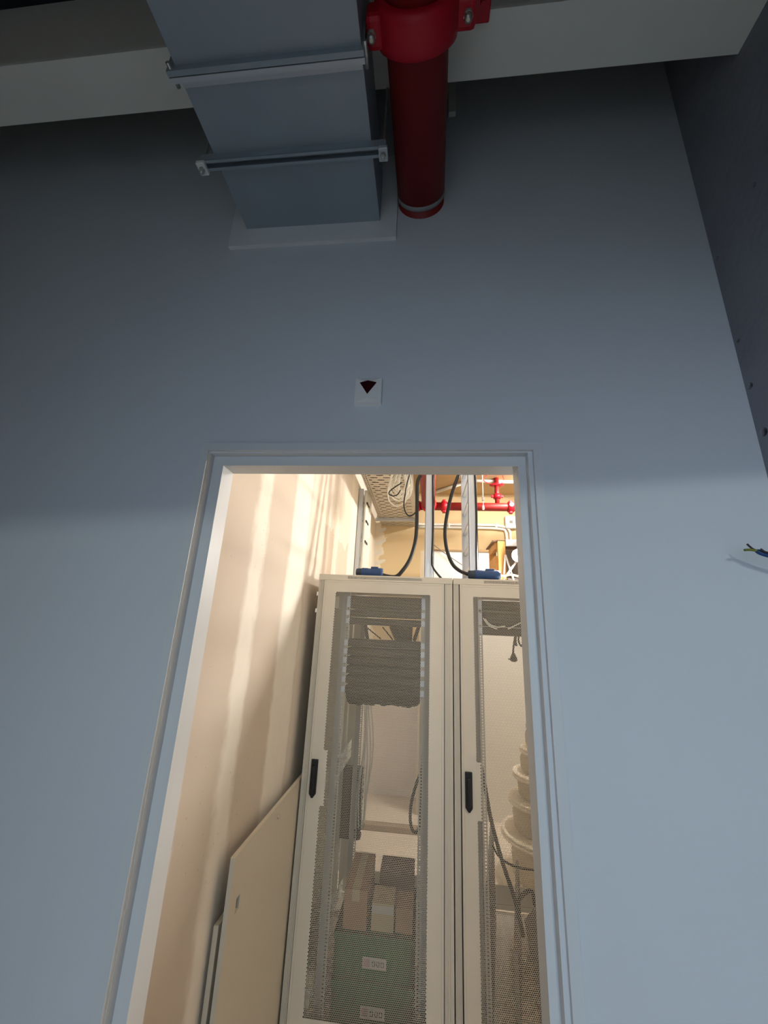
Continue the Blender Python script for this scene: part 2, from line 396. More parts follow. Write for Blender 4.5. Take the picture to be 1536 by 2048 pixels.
# ------------------------------------------------------------------ near side objects
# ventilation duct
DX0, DX1, DZ0, DZ1 = -0.683, -0.179, 1.416, 1.662
duct = thing('ventilation_duct', 'rectangular galvanised ventilation duct entering the partition wall', 'duct', (-0.431, 0.3, DZ0))
def shell(y0, y1):
    m = MB(); t = 0.004
    m.box(DX0, DX1, y0, y1, DZ0, DZ0 + t); m.box(DX0, DX1, y0, y1, DZ1 - t, DZ1); m.box(DX0, DX0 + t, y0, y1, DZ0 + t, DZ1 - t); m.box(DX1 - t, DX1, y0, y1, DZ0 + t, DZ1 - t); return m
shell(-0.76, 0.612).build('duct_section', M_GALV, duct); shell(0.622, YB).build('duct_section', M_GALV, duct)
for y in (0.606, 0.6205):
    m = MB(); e = 0.022
    m.box(DX0 - e, DX1 + 0.008, y - 0.006, y + 0.006, DZ0 - e, DZ0); m.box(DX0 - e, DX1 + 0.008, y - 0.006, y + 0.006, DZ1, DZ1 + 0.018)
    m.box(DX0 - e, DX0, y - 0.006, y + 0.006, DZ0, DZ1); m.box(DX1, DX1 + 0.008, y - 0.006, y + 0.006, DZ0, DZ1)
    m.build('joint_flange', M_GALV if y < 0.61 else M_GALVL, duct)
MB().box(DX0, DX1, 0.627, 0.645, DZ0 - 0.006, DZ0, 0.002).build('seam_strip', M_GALVL, duct)
for x in (DX0 - 0.012, DX1 + 0.012):
    MB().cyl((x, 0.588, DZ0 - 0.010), (x, 0.640, DZ0 - 0.010), 0.006, 6).build('corner_bolt', M_ZINC, duct)
# hanger rail under the duct
hr = thing('hanger_rail', 'slotted galvanised strut rail carrying the duct on threaded rods', 'bracket', (-0.43, 0.818, 1.385))
m = MB(); m.box(-0.725, -0.134, 0.803, 0.806, 1.388, 1.416); m.box(-0.725, -0.134, 0.830, 0.833, 1.388, 1.416); m.box(-0.725, -0.134, 0.806, 0.830, 1.412, 1.416)
m.box(-0.725, -0.134, 0.803, 0.811, 1.386, 1.389); m.box(-0.725, -0.134, 0.825, 0.833, 1.386, 1.389)
m.build('channel', M_GALV, hr)
for x in (-0.722, -0.142):
    MB().box(x - 0.014, x + 0.014, 0.799, 0.837, 1.372, 1.386, 0.003).build('end_plate', M_WHITE if x < -0.5 else M_GALVL, hr)
    MB().cyl((x, 0.818, 1.352), (x, 0.818, ZN if False else 1.681), 0.0042, 8).build('threaded_rod', M_ZINC, hr)
    MB().cyl((x, 0.818, 1.360), (x, 0.818, 1.372), 0.009, 6).build('nut', M_ZINC, hr)
# red sprinkler main running through the wall
def mainx(y): return -0.040 + (y - 0.6) * 0.0205
PR = 0.084; PZ = 1.514
pipe = thing('sprinkler_main', 'thick red sprinkler main pipe beside the duct, running through the partition', 'pipe', (mainx(0.6), 0.6, PZ - PR))
MB().cyl((mainx(-0.66), -0.66, PZ), (mainx(1.022), 1.022, PZ), PR, 40).build('pipe_run', M_RED, pipe)
MB().cyl((mainx(1.020), 1.020, PZ), (mainx(1.036), 1.036, PZ), PR + 0.001, 40).build('paint_ring', M_GREYRING, pipe)
MB().cyl((mainx(1.036), 1.036, PZ), (mainx(4.74), 4.74, PZ), PR - 0.001, 40).build('pipe_run', M_RED, pipe)
cp = MB(); cy = 0.600
cp.lathe((mainx(cy - 0.045), cy - 0.045, PZ), (0.0205, 1, 0), [(0, PR), (0, PR + 0.012), (0.006, PR + 0.022), (0.026, PR + 0.024), (0.064, PR + 0.024), (0.084, PR + 0.022), (0.090, PR + 0.012), (0.090, PR)], 40)
cpo = cp.build('grooved_coupling', M_REDB, pipe)
for sgn in (-1, 1):
    x = mainx(cy) + (PR + 0.038 if sgn > 0 else -PR - 0.022); z = PZ + (-0.03 if sgn < 0 else 0.012)
    hl = 0.030 if sgn > 0 else 0.022; mm = MB(); mm.box(x - hl, x + hl, cy - 0.034, cy + 0.034, z - 0.032, z + 0.034, 0.012); mm.build('coupling_lug', M_REDB, cpo)
    mm = MB(); mm.cyl((x + sgn * 0.008, cy, z - 0.046), (x + sgn * 0.008, cy, z + 0.05), 0.012, 6); mm.lathe((x + sgn * 0.008, cy, z - 0.046), (0, 0, -1), [(0, 0.011), (0.008, 0.009), (0.011, 0.004)], 14); mm.build('coupling_bolt', M_ZINC, cpo)
# red clamp on the beam
c = P(968, 6, Y=0.64)
bc = thing('beam_clamp', 'small red clamp gripping the edge of the pale beam', 'clamp', (c.x, c.y, 1.66))
MB().box(c.x - 0.022, c.x + 0.022, 0.632, 0.690, 1.662, 1.682, 0.004).build('clamp_jaw', M_REDB, bc)
MB().box(c.x - 0.022, c.x + 0.022, 0.632, 0.670, 1.682, 1.722, 0.004).build('clamp_body', M_REDB, bc)
MB().cyl((c.x, 0.648, 1.648), (c.x, 0.648, 1.664), 0.008, 6).build('set_screw', M_REDB, bc)
# pale upright beside the pipe on the wall
c0 = P(897, 235, Y=YW); c1 = P(911, 235, Y=YW)
tag(MB().box(c0.x, c1.x, YW - 0.018, YW, c0.z, ZN, 0.002).build('surface_conduit', M_BEAM), 'short pale upright conduit on the wall behind the red main', 'conduit')
# remote indicator
b0 = P(709, 812, Y=YW); b1 = P(766, 760, Y=YW); cx = (b0.x + b1.x) / 2; cz0 = b0.z; cz1 = b1.z; cz = (cz0 + cz1) / 2; hw = (b1.x - b0.x) / 2
ind = thing('remote_indicator', 'square white alarm indicator with a dark red triangular lens above the doorway', 'indicator', (cx, YW - 0.015, cz0))
m = MB(); yb = YW; yf = YW - 0.016; yp = YW - 0.030
v = [m.bm.verts.new(q) for q in ((cx - hw, yb, cz0), (cx + hw, yb, cz0), (cx + hw, yb, cz1), (cx - hw, yb, cz1),
     (cx - hw * 0.96, yf, cz0 + 0.003), (cx + hw * 0.96, yf, cz0 + 0.003), (cx + hw * 0.96, yf, cz1 - 0.003), (cx - hw * 0.96, yf, cz1 - 0.003),
     (cx, yp, cz0 + 0.010), (cx, yp, cz1 - 0.026))]
for f in ((0, 1, 5, 4), (1, 2, 6, 5), (2, 3, 7, 6), (3, 0, 4, 7), (4, 5, 8), (5, 6, 9, 8), (6, 7, 9), (7, 4, 8, 9), (3, 2, 1, 0)): m.bm.faces.new([v[i] for i in f])
m.build('housing', M_WHITE, ind)
m = MB(); tz = cz1 - 0.024; yo = -0.0015
pts = [(cx - hw * 0.62, yf - 0.0075, tz), (cx + hw * 0.62, yf - 0.0075, tz), (cx, yp + yo - 0.001, tz + 0.001), (cx, yp + yo, cz0 + 0.022), (cx, yf + 0.002, tz), (cx, yf + 0.004, cz0 + 0.03)]
v = [m.bm.verts.new(q) for q in pts]
for f in ((0, 3, 2), (1, 2, 3), (0, 2, 4), (2, 1, 4), (0, 4, 5, 3), (1, 3, 5, 4)): m.bm.faces.new([v[i] for i in f])
m.build('lens', M_REDLENS, ind)
# stripped cable end sticking out of the rough wall
s0 = Vector((XR + 0.01, 0.985, 0.175)); e0 = P(1513, 1101, Y=1.0); mid = P(1536, 1111, Y=0.995)
cb = thing('cable_stub', 'blue cable end with stripped yellow and brown cores poking out beside the doorway', 'cable', tuple(s0))
MB().tube([s0, mid, e0], 0.0052, 8).build('blue_core', M_BLUEW, cb)
MB().tube([mid + Vector((0.004, -0.004, 0.004)), P(1505, 1100, Y=1.0), P(1489, 1100, Y=1.0)], 0.0032, 6).build('yellow_core', M_YG, cb)
MB().tube([mid + Vector((0.004, 0.004, 0.004)), P(1508, 1099, Y=1.0), P(1494, 1088, Y=1.0)], 0.0022, 6).build('brown_core', M_BRN, cb)
MB().tube([mid + Vector((0.01, 0, 0.004)), P(1530, 1104, Y=0.99), P(1521, 1098, Y=0.99)], 0.0026, 6).build('brown_core', M_BRN, cb)

# ------------------------------------------------------------------ server cabinets
CY0, CY1 = 2.34, 3.50
CTOP = 0.294
def cabinet(xc, label, handle_label):
    t = thing('server_cabinet', label, 'cabinet', (xc, CY0, FL), 'server cabinets side by side')
    L, R_ = xc - 0.399, xc + 0.399
    for sx in (-1, 1):
        for y in (CY0, CY1 - 0.05):
            a, b = (L, L + 0.031) if sx < 0 else (R_ - 0.044, R_)
            m = MB(); m.box(a, b, y + 0.003, y + 0.05, FL + 0.04, CTOP - 0.034)
            if y == CY0:
                w_ = (b - a) / 4
                for k in range(3): m.box(a + w_ * (k + 0.55), a + w_ * (k + 1.0), y, y + 0.003, FL + 0.05, CTOP - 0.034)
            m.build('corner_post', M_CAB, t)
    MB().box(L, R_, CY0 + 0.012, CY1, CTOP - 0.032, CTOP, 0.002).build('top_panel', M_CAB, t)
    tf = MB(); va, vb = xc - 0.222, xc + 0.2200; ya, yb_ = CY0 - 0.004, CY0 + 0.012
    tf.box(L, va, ya, yb_, CTOP - 0.034, CTOP); tf.box(vb, R_, ya, yb_, CTOP - 0.034, CTOP)
    tf.box(va, vb, ya, yb_, CTOP - 0.008, CTOP); tf.box(va, vb, ya, yb_, CTOP - 0.034, CTOP - 0.024); tfo = tf.build('top_fascia', M_CAB, t)
    vs = MB()
    for k in range(64): vs.box(xc - 0.2188 + k * 0.0069, xc - 0.2151 + k * 0.0069, ya + 0.0004, yb_, CTOP - 0.024, CTOP - 0.008)
    vs.build('vent_grille', M_CAB, tfo)['kind'] = 'stuff'
    MB().box(L, R_, CY0, CY1, FL, FL + 0.05).build('base_panel', M_CAB, t)
    MB().box(L + 0.002, L + 0.006, CY0 + 0.05, CY1 - 0.05, FL + 0.05, CTOP - 0.034).build('side_panel', M_CAB, t)
    MB().box(R_ - 0.006, R_ - 0.002, CY0 + 0.05, CY1 - 0.05, FL + 0.05, CTOP - 0.034).build('side_panel', M_CAB, t)
    # front door
    dm = MB(); dx0, dx1, dz0, dz1 = xc - 0.363, xc + 0.351, FL + 0.06, 0.258; y0 = CY0 - 0.012
    for bx in ((dx0, dx0 + 0.012, dz0, dz1), (dx1 - 0.012, dx1, dz0, dz1), (dx0 + 0.012, dx1 - 0.012, dz1 - 0.012, dz1), (dx0 + 0.012, dx1 - 0.012, dz0, dz0 + 0.012)):
        dm.box(bx[0], bx[1], y0, CY0 + 0.014, bx[2], bx[3], 0.0015)
    dr = dm.build('front_door', M_CAB, t)
    MB().box(dx0 + 0.012, dx1 - 0.012, y0 + 0.0005, y0 + 0.002, dz0 + 0.012, dz1 - 0.012).build('perforated_sheet', M_PERF, dr)
    hx = xc - 0.329; hm = MB()
    hm.box(hx - 0.018, hx + 0.018, y0 - 0.012, y0 + 0.001, -0.850, -0.690, 0.003)
    hm.prism([(hx - 0.017, y0 - 0.011, -0.848), (hx + 0.017, y0 - 0.011, -0.848), (hx + 0.004, y0 - 0.011, -0.866), (hx - 0.004, y0 - 0.011, -0.866)], (0, 0.011, 0))
    gk = MB(); gy0, gy1 = CY0 + 0.012, CY0 + 0.018
    gk.box(dx0 - 0.005, dx0, gy0, gy1, dz0, dz1 + 0.004); gk.box(dx1, dx1 + 0.004, gy0, gy1, dz0, dz1 + 0.004); gk.box(dx0, dx1, gy0, gy1, dz1, dz1 + 0.004)
    gk.build('gasket', M_BLACK, dr)
    ho = hm.build('swing_handle', M_BLACK, dr); ho['label'] = handle_label
    MB().box(hx - 0.011, hx + 0.011, y0 - 0.022, y0 - 0.011, -0.838, -0.715, 0.005).build('lever', M_BLACK, ho)
    MB().cyl((hx, y0 - 0.024, -0.775), (hx, y0 - 0.012, -0.775), 0.008, 12).build('lock_barrel', M_BLKCAB, ho)
    # rear door
    rm = MB(); y0 = CY1 - 0.004
    for bx in ((dx0, dx0 + 0.03, dz0, dz1), (dx1 - 0.03, dx1, dz0, dz1), (dx0 + 0.03, dx1 - 0.03, dz1 - 0.03, dz1), (dx0 + 0.03, dx1 - 0.03, dz0, dz0 + 0.03)):
        rm.box(bx[0], bx[1], y0, y0 + 0.02, bx[2], bx[3])
    rd = rm.build('rear_door', M_CAB, t)
    MB().box(dx0 + 0.03, dx1 - 0.03, y0 + 0.004, y0 + 0.0055, dz0 + 0.03, dz1 - 0.03).build('perforated_sheet', M_PERF, rd)
    # 19 inch mounting rails
    for sx in (-1, 1):
        for y in (CY0 + 0.13, CY1 - 0.20):
            x = xc + sx * 0.2325; m = MB()
            m.box(x - 0.012, x + 0.012, y, y + 0.002, FL + 0.06, CTOP - 0.05)
            xa = x + sx * 0.012; m.box(min(xa, xa + sx * 0.002), max(xa, xa + sx * 0.002), y, y + 0.04, FL + 0.06, CTOP - 0.05)
            xb = xa; m.box(min(xb, xb + sx * 0.035), max(xb, xb + sx * 0.035), y + 0.038, y + 0.040, FL + 0.06, CTOP - 0.05)
            m.build('mounting_rail', M_RAIL, t)
    for z in (-1.75, -0.85, 0.10):
        for sx in (-1, 1):
            xa = xc + sx * 0.28; xb = xc + sx * 0.39
            MB().box(min(xa, xb), max(xa, xb), CY0 + 0.06, CY0 + 0.17, z, z + 0.07).build('rail_bracket', M_CAB, t)
    return t
c1 = cabinet(-0.232, 'grey server cabinet with perforated door, beside the plasterboard wall', 'black swing handle')
c2 = cabinet(0.572, 'grey server cabinet with perforated door, carrying the floodlight on top', 'black swing handle')
for z in (0.176, 0.078):
    MB().box(-0.641, -0.630, CY0 + 0.004, CY0 + 0.018, z - 0.012, z + 0.012, 0.002).build('side_clip', M_WHITE, c1)

# rack equipment
def rack_unit(name, xc, ztop, h, depth, label, cat, group, m, ports=True):
    y0 = CY0 + 0.126
    t = thing(name, label, cat, (xc, y0, ztop - h), group)
    MB().box(xc - 0.2195, xc + 0.2195, y0, y0 + depth, ztop - h, ztop - 0.002, 0.001).build('chassis', m, t)
    for sx in (-1, 1): MB().box(xc + sx * 0.2325 - 0.0105, xc + sx * 0.2325 + 0.0105, y0 - 0.0015, y0 + 0.003, ztop - h + 0.006, ztop - 0.008).build('rack_ear', M_GALVL, t)
    if ports:
        pm = MB()
        for k in range(24): pm.box(xc - 0.205 + k * 0.0172, xc - 0.194 + k * 0.0172, y0 - 0.0016, y0 + 0.001, ztop - h + 0.014, ztop - 0.018)
        pm.build('port_row', M_CABIN, t)['kind'] = 'stuff'
    return t
g = 'rack units in the cabinet beside the plasterboard wall'
rack_unit('network_switch', -0.232, 0.185, 0.080, 0.42, 'deep dark switch at the top of the cabinet beside the plasterboard wall', 'switch', g, M_PANEL)
for zt_, dp, nm in ((0.100, 0.10, 'right under the deep switch'), (0.052, 0.10, 'just above the open gap'),
                    (-0.075, 0.16, 'first below the open gap'), (-0.125, 0.16, 'second below the open gap'), (-0.176, 0.22, 'third below the open gap'),
                    (-0.228, 0.16, 'fourth below the open gap'), (-0.282, 0.24, 'fifth below the open gap'), (-0.336, 0.16, 'just above the drooping cables')):
    rack_unit('patch_unit', -0.232, zt_, 0.044, dp, 'dark patch panel in the cabinet by the wall, ' + nm, 'patch panel', g, M_PANEL)
g = 'rack units in the floodlight cabinet'
for zt_, dp, nm in ((0.185, 0.35, 'dark switch at the top of the floodlight cabinet'), (0.115, 0.12, 'dark patch panel right under the switch in the floodlight cabinet'), (0.032, 0.25, 'dark patch panel with hanging cables in the floodlight cabinet')):
    rack_unit('patch_unit' if dp < 0.3 else 'network_switch', 0.572, zt_, 0.060 if dp > 0.3 else (0.082 if dp < 0.2 else 0.050), dp, nm, 'patch panel' if dp < 0.3 else 'switch', g, M_PANEL)
# ragged cable bunch under the panels
rb = thing('cable_bunch', 'dark ragged bunch of cables drooping under the lowest patch panel', 'cables', (-0.232, 2.58, -0.46))
for k in range(26):
    x = -0.43 + k * 0.0148 + random.uniform(-0.004, 0.004); z = -0.428 - random.uniform(0.0, 0.012)
    if k < 4: z -= 0.01
    MB().tube([(x - 0.03, 2.60, -0.382), (x - 0.01, 2.57, z), (x + 0.03, 2.57, z + 0.002), (x + 0.05, 2.60, -0.382)], 0.012, 6, 4).build('patch_cable', M_BLKCAB, rb)
gc = thing('gap_cables', 'dark cables slanting behind the open gap between the patch panels', 'cables', (-0.2, 2.72, -0.08))
for k, (A, B, rd_) in enumerate((((731, 1250), (735, 1280), 0.012), ((735, 1256), (762, 1278), 0.004), ((765, 1254), (786, 1280), 0.004), ((786, 1250), (800, 1282), 0.030), ((800, 1250), (812, 1282), 0.030), ((818, 1250), (816, 1282), 0.026), ((838, 1252), (828, 1282), 0.012))):
    MB().tube([P(*A, Y=2.70 + 0.002 * k), P(*B, Y=2.70 + 0.002 * k)], rd_, 8, 2).build('cable', M_BLKCAB, gc)
# white cables hanging at the left inside
wc = thing('hanging_cables', 'white cable bundle hanging behind the rack rail of the cabinet beside the plasterboard wall', 'cables', (-0.43, 3.3, -1.5))
for k in range(6):
    xo = -0.462 + 0.012 * k; pts = []
    for j, z in enumerate((-0.45, -0.6, -0.8, -1.0, -1.2, -1.42)): pts.append((xo + 0.012 * math.sin(j * 1.1 + k) + (0.016 if 1 < j < 4 else 0), 3.36 + 0.008 * k, z))
    MB().tube(pts, 0.0045, 6, 4).build('cable', M_WHCAB, wc)
a_ = P(727, 1535, Y=3.40); b_ = P(722, 1680, Y=3.40)
fd = thing('finger_duct', 'dark vertical cable finger duct at the rear of the cabinet beside the plasterboard wall', 'cable duct', (a_.x - 0.06, 3.40, b_.z))
MB().box(-0.590, a_.x - 0.012, 3.385, 3.445, b_.z, a_.z, 0.002).build('duct_body', M_CABIN, fd)
for k in range(10):
    z = a_.z - 0.02 - k * (a_.z - b_.z - 0.04) / 9
    MB().box(a_.x - 0.014, a_.x + 0.004, 3.385, 3.44, z - 0.016, z + 0.016, 0.006).build('finger', M_CABIN, fd)
# dark cable looping beside the right rail
q = [P(858, 1300, Y=2.62), P(856, 1380, Y=2.62), P(852, 1480, Y=2.62), P(846, 1530, Y=2.62), P(832, 1570, Y=2.62), P(822, 1610, Y=2.62), P(821, 1645, Y=2.62), P(828, 1664, Y=2.62), P(838, 1655, Y=2.64), P(842, 1600, Y=2.70), P(846, 1500, Y=2.68)]
tag(MB().tube(q, 0.0085, 8, 5).build('power_cable', M_BLKCAB), 'thick dark cable hanging in a long loop by the right rack rail', 'cable')
q = [P(859, 1400, Y=2.56), P(859, 1520, Y=2.56), P(857, 1700, Y=2.56), P(853, 1900, Y=2.56)]
tag(MB().tube(q, 0.012, 8, 4).build('power_cable', M_BLKCAB), 'straight dark cable running down behind the right rack rail', 'cable')
# slanted bracket, two more at the bottom
for (A, B, w_, nm) in (((678, 1532), (708, 1486), 0.12, 'pale slotted bracket slanting inside the cabinet, at handle height'),
                       ((650, 1838), (690, 1760), 0.08, 'pale slanting bracket inside the cabinet beside the cardboard boxes'), ((640, 1925), (660, 1880), 0.09, 'pale slanting bracket inside the cabinet beside the green crates')):
    A = P(*A, X=-0.56); B = P(*B, X=-0.56)
    br = thing('slotted_bracket', nm, 'bracket', tuple(A)); d = (B - A).normalized(); up = Vector((0, -d.z, d.y)) * w_ * 0.5
    am = MB()
    for u0, u1, v0, v1 in ((0, 1, -1, -0.23), (0, 1, 0.03, 1), (0, 0.2, -0.23, 0.03), (0.45, 0.55, -0.23, 0.03), (0.8, 1, -0.23, 0.03)):
        p0, p1 = A.lerp(B, u0), A.lerp(B, u1); am.prism([p0 + up * v0, p1 + up * v0, p1 + up * v1, p0 + up * v1], (0.004, 0, 0))
    am.build('bracket_arm', M_WHITE, br)
    MB().prism([A + up * 0.6, A - up, A - up * 1.4 - d * 0.07 + Vector((0, -0.02, 0)), A - d * 0.02], (0.004, 0, 0)).build('bracket_foot', M_WHITE, br)

# green crates and cardboard boxes in the first cabinet
def crate(z0, label):
    t = thing('plastic_crate', label, 'crate', (-0.222, 2.6, z0), 'green crates in the cabinet')
    x0, x1, y0, y1, hh = -0.425, -0.022, 2.50, 2.92, 0.186
    m = MB(); m.box(x0, x1, y0, y0 + 0.012, z0, z0 + hh, 0.003); m.box(x0, x1, y1 - 0.012, y1, z0, z0 + hh); m.box(x0, x0 + 0.012, y0, y1, z0, z0 + hh); m.box(x1 - 0.012, x1, y0, y1, z0, z0 + hh); m.box(x0, x1, y0, y1, z0, z0 + 0.01)
    m.build('tub', M_GREEN, t)
    MB().box(x0 - 0.006, x1 + 0.006, y0 - 0.006, y1 + 0.006, z0 + hh - 0.028, z0 + hh, 0.004).build('lid', M_GREEN, t)
    lb = MB().box(-0.277, -0.157, y0 - 0.0015, y0, z0 + 0.055, z0 + 0.098).build('label_card', M_LABEL, t)
    MB().box(-0.273, -0.240, y0 - 0.0025, y0 - 0.001, z0 + 0.060, z0 + 0.093).build('print', M_PINKINK, lb)
    for k in range(3):
        x = -0.228 + k * 0.022; m = MB(); zz = z0 + 0.066
        for (a_, b_, c_, d_) in ((0, 0.015, 0, 0.003), (0, 0.015, 0.017, 0.020), (0, 0.003, 0.003, 0.017), (0.012, 0.015, 0.003, 0.017)): m.box(x + a_, x + b_, y0 - 0.0025, y0 - 0.001, zz + c_, zz + d_)
        m.build('print', M_INK, lb)
    return t
crate(-1.878, 'green plastic crate standing on the cabinet floor, under another crate')
crate(-1.690, 'green plastic crate stacked on another, carrying the cardboard boxes')
def carton(x0, x1, y0, y1, z0, z1, label, m, tape=True, lab=None):
    t = thing('cardboard_box', label, 'box', ((x0 + x1) / 2, y0, z0), 'cardboard boxes on the green crates')
    MB().box(x0, x1, y0, y1, z0, z1, 0.002).build('carton', m, t)
    if tape:
        xm = (x0 + x1) / 2; tm = MB(); tm.box(xm - 0.02, xm + 0.02, y0, y1, z1, z1 + 0.0008); tm.box(xm - 0.02, xm + 0.02, y0 - 0.0008, y0, z1 - 0.05, z1); tm.build('tape', M_CARDL, t)
    if lab: MB().box(lab[0], lab[1], y0 - 0.0012, y0, lab[2], lab[3]).build('label_card', M_LABEL, t)
ZB = -1.504
carton(-0.392, -0.268, 2.52, 2.88, ZB, -1.335, 'tallest cardboard box on the green crates, with a pale taped top', M_CARD)
carton(-0.245, -0.128, 2.53, 2.68, ZB, -1.385, 'pale topped cardboard box with a white label, between the other boxes', M_CARDL, False, (-0.243, -0.130, -1.430, -1.395))
carton(-0.120, -0.030, 2.54, 2.70, ZB, -1.405, 'small plain cardboard box beside the white labelled box', M_CARD, False)
carton(-0.225, -0.028, 2.72, 2.90, ZB, -1.345, 'dark brown cardboard box behind the white labelled box', M_CARDD, False)

# contents of the second cabinet
pb = P(1034, 1320, Y=2.7)
pc = thing('power_lead', 'black lead with a plug dangling in the floodlight cabinet', 'cable', tuple(pb))
MB().tube([P(1035, 1262, Y=2.70), P(1030, 1275, Y=2.70), P(1027, 1295, Y=2.70), P(1026, 1312, Y=2.70)], 0.006, 8).build('lead', M_BLKCAB, pc)
m = MB(); a_ = P(1027, 1310, Y=2.70); m.lathe(a_ + Vector((0, 0, 0.012)), (0, 0, -1), [(0, 0.008), (0.012, 0.013), (0.03, 0.022), (0.045, 0.022), (0.052, 0.012)], 14); m.box(a_.x - 0.034, a_.x - 0.016, a_.y - 0.004, a_.y + 0.004, a_.z - 0.03, a_.z - 0.022); m.build('plug', M_BLACK, pc)
for k, (pts, r) in enumerate((([(1040, 1262), (1037, 1280), (1043, 1292), (1050, 1276), (1054, 1262)], 0.006), ([(1032, 1264), (1031, 1282), (1033, 1292)], 0.008), ([(1048, 1264), (1046, 1290), (1052, 1300)], 0.008))):
    tag(MB().tube([P(*q_, Y=2.70) for q_ in pts], r, 7, 5).build('patch_cable', M_BLKCAB), ('dark cable hanging in a short loop beside the dangling plug', 'dark short cable tail right beside the dangling lead', 'dark cable tail hanging by the cable loop in the floodlight cabinet')[k], 'cable')
for k, pts in enumerate(([(970, 1238), (980, 1249), (995, 1254), (1010, 1252)], [(966, 1236), (978, 1251), (994, 1258)], [(1016, 1258), (1028, 1252), (1045, 1244)])):
    tag(MB().tube([P(*q_, Y=2.45) for q_ in pts], 0.004, 6, 5).build('patch_cable', M_WHCAB), ('white patch cable curving over the dark panels of the floodlight cabinet', 'white patch cable sagging lowest over the dark panels', 'white patch cable rising toward the door edge over the dark panels')[k], 'cable')
q = [P(962, 1530, Y=2.58), P(968, 1560, Y=2.58), P(980, 1630, Y=2.58), P(995, 1690, Y=2.58), P(1010, 1740, Y=2.58), P(1030, 1800, Y=2.58), P(1042, 1850, Y=2.58), P(1046, 1872, Y=2.60)]
tag(MB().tube(q, 0.0105, 8, 5).build('power_cable', M_BLKCAB), 'thick dark cable slanting down inside the floodlight cabinet', 'cable')
q = [P(1034, 1808, Y=2.62), P(1045, 1790, Y=2.62), P(1058, 1782, Y=2.62), P(1066, 1788, Y=2.62), P(1070, 1810, Y=2.64)]
tag(MB().tube(q, 0.0105, 8, 5).build('power_cable', M_BLKCAB), 'thick dark cable arching at the bottom of the floodlight cabinet', 'cable')
q = [P(985, 1690, Y=2.70), P(1000, 1715, Y=2.70), P(1030, 1733, Y=2.7), P(1072, 1741, Y=2.8)]
tag(MB().tube(q, 0.006, 8, 5).build('power_cable', M_BLKCAB), 'thin dark cable crossing low inside the floodlight cabinet', 'cable')
# loose sheet steel panels standing in the second cabinet
def sheet(pts, th, label):
    return tag(MB().prism(pts, th).build('loose_panel', M_SHEET), label, 'panel', 'loose dark panels in the floodlight cabinet')
sheet([(0.335, 2.50, -1.878), (0.50, 3.36, -1.878), (0.50, 3.36, -1.28), (0.335, 2.50, -1.28)], (0.02, 0, 0), 'dark sheet panel standing inside the floodlight cabinet, next to the rail')
sheet([(0.47, 2.52, -1.878), (0.66, 3.34, -1.878), (0.66, 3.34, -1.50), (0.47, 2.52, -1.50)], (0.02, 0, 0), 'lower dark sheet panel with a slotted pale edge inside the floodlight cabinet')
sheet([(0.62, 2.60, -1.878), (0.93, 2.60, -1.878), (0.93, 2.95, -1.30), (0.62, 2.95, -1.62)], (0, 0.015, 0), 'dark sheet panel leaning back inside the floodlight cabinet')

# side panels leaning in the gap beside the first cabinet
def side_panel(x0, x1, y0, y1, z1, label, slot):
    t = thing('side_panel', label, 'panel', ((x0 + x1) / 2, y0, FL), 'loose cabinet side panels in the wall gap')
    if not slot: MB().box(x0, x1, y0, y1, FL, z1, 0.002).build('sheet', M_CAB, t)
    else:
        A = P(473, 1798, X=x1); B = P(469.5, 1828, X=x1); C_ = P(480.7, 1787, X=x1); m = MB()
        m.box(x0, x1, y0, y1, A.z, z1); m.box(x0, x1, y0, y1, FL, B.z); m.box(x0, x1, y0, A.y, B.z, A.z); m.box(x0, x1, C_.y, y1, B.z, A.z)
        m.build('sheet', M_CAB, t)
        MB().box(x0, x0 + 0.004, A.y - 0.003, C_.y + 0.003, B.z - 0.003, A.z + 0.003).build('lock_latch', M_BLACK, t)
        rv = P(556, 1633, X=x1)
        MB().lathe(rv, (1, 0, 0), [(0, 0.009), (0.004, 0.008), (0.007, 0.004)], 12).build('rivet', M_ZINC, t)
    return t
side_panel(-0.657, -0.641, 1.596, 2.78, -0.796, 'loose grey cabinet side panel with a lock slot, standing beside the cabinet', True)
side_panel(-0.688, -0.670, 1.600, 2.60, -0.990, 'shorter loose grey panel squeezed between the slotted panel and the wall', False)

# ------------------------------------------------------------------ on top of and behind the cabinets
def connector(x0, x1, y, label, grp):
    t = thing('power_connector', label, 'connector', ((x0 + x1) / 2, y, CTOP), grp); L = x1 - x0; r = 0.030; zc = CTOP + r + 0.001
    MB().lathe((x0, y, zc), (1, 0, 0), [(0, 0.016), (0.004, 0.024), (L * 0.20, 0.026), (L * 0.22, 0.027)], 20).build('cable_gland', M_NAVY, t)
    MB().lathe((x0 + L * 0.21, y, zc), (1, 0, 0), [(0, 0.027), (0.004, 0.029), (L * 0.22, 0.0285), (L * 0.27, 0.026), (L * 0.33, 0.0265), (L * 0.40, 0.030), (L * 0.70, 0.030), (L * 0.78, 0.0285), (L * 0.785, 0.026)], 24).build('shell', M_BLUE, t)
    MB().box(x0 + L * 0.55, x0 + L * 0.82, y - 0.012, y + 0.012, zc + 0.018, zc + 0.037, 0.004).build('hinged_flap', M_BLUE, t)
    return t
connector(0.262, 0.452, 2.385, 'blue industrial power connector lying on the floodlight cabinet', 'blue power connectors')
tcon = connector(-0.425, -0.255, 2.44, 'blue industrial power connector lying on the cabinet beside the plasterboard wall', 'blue power connectors')
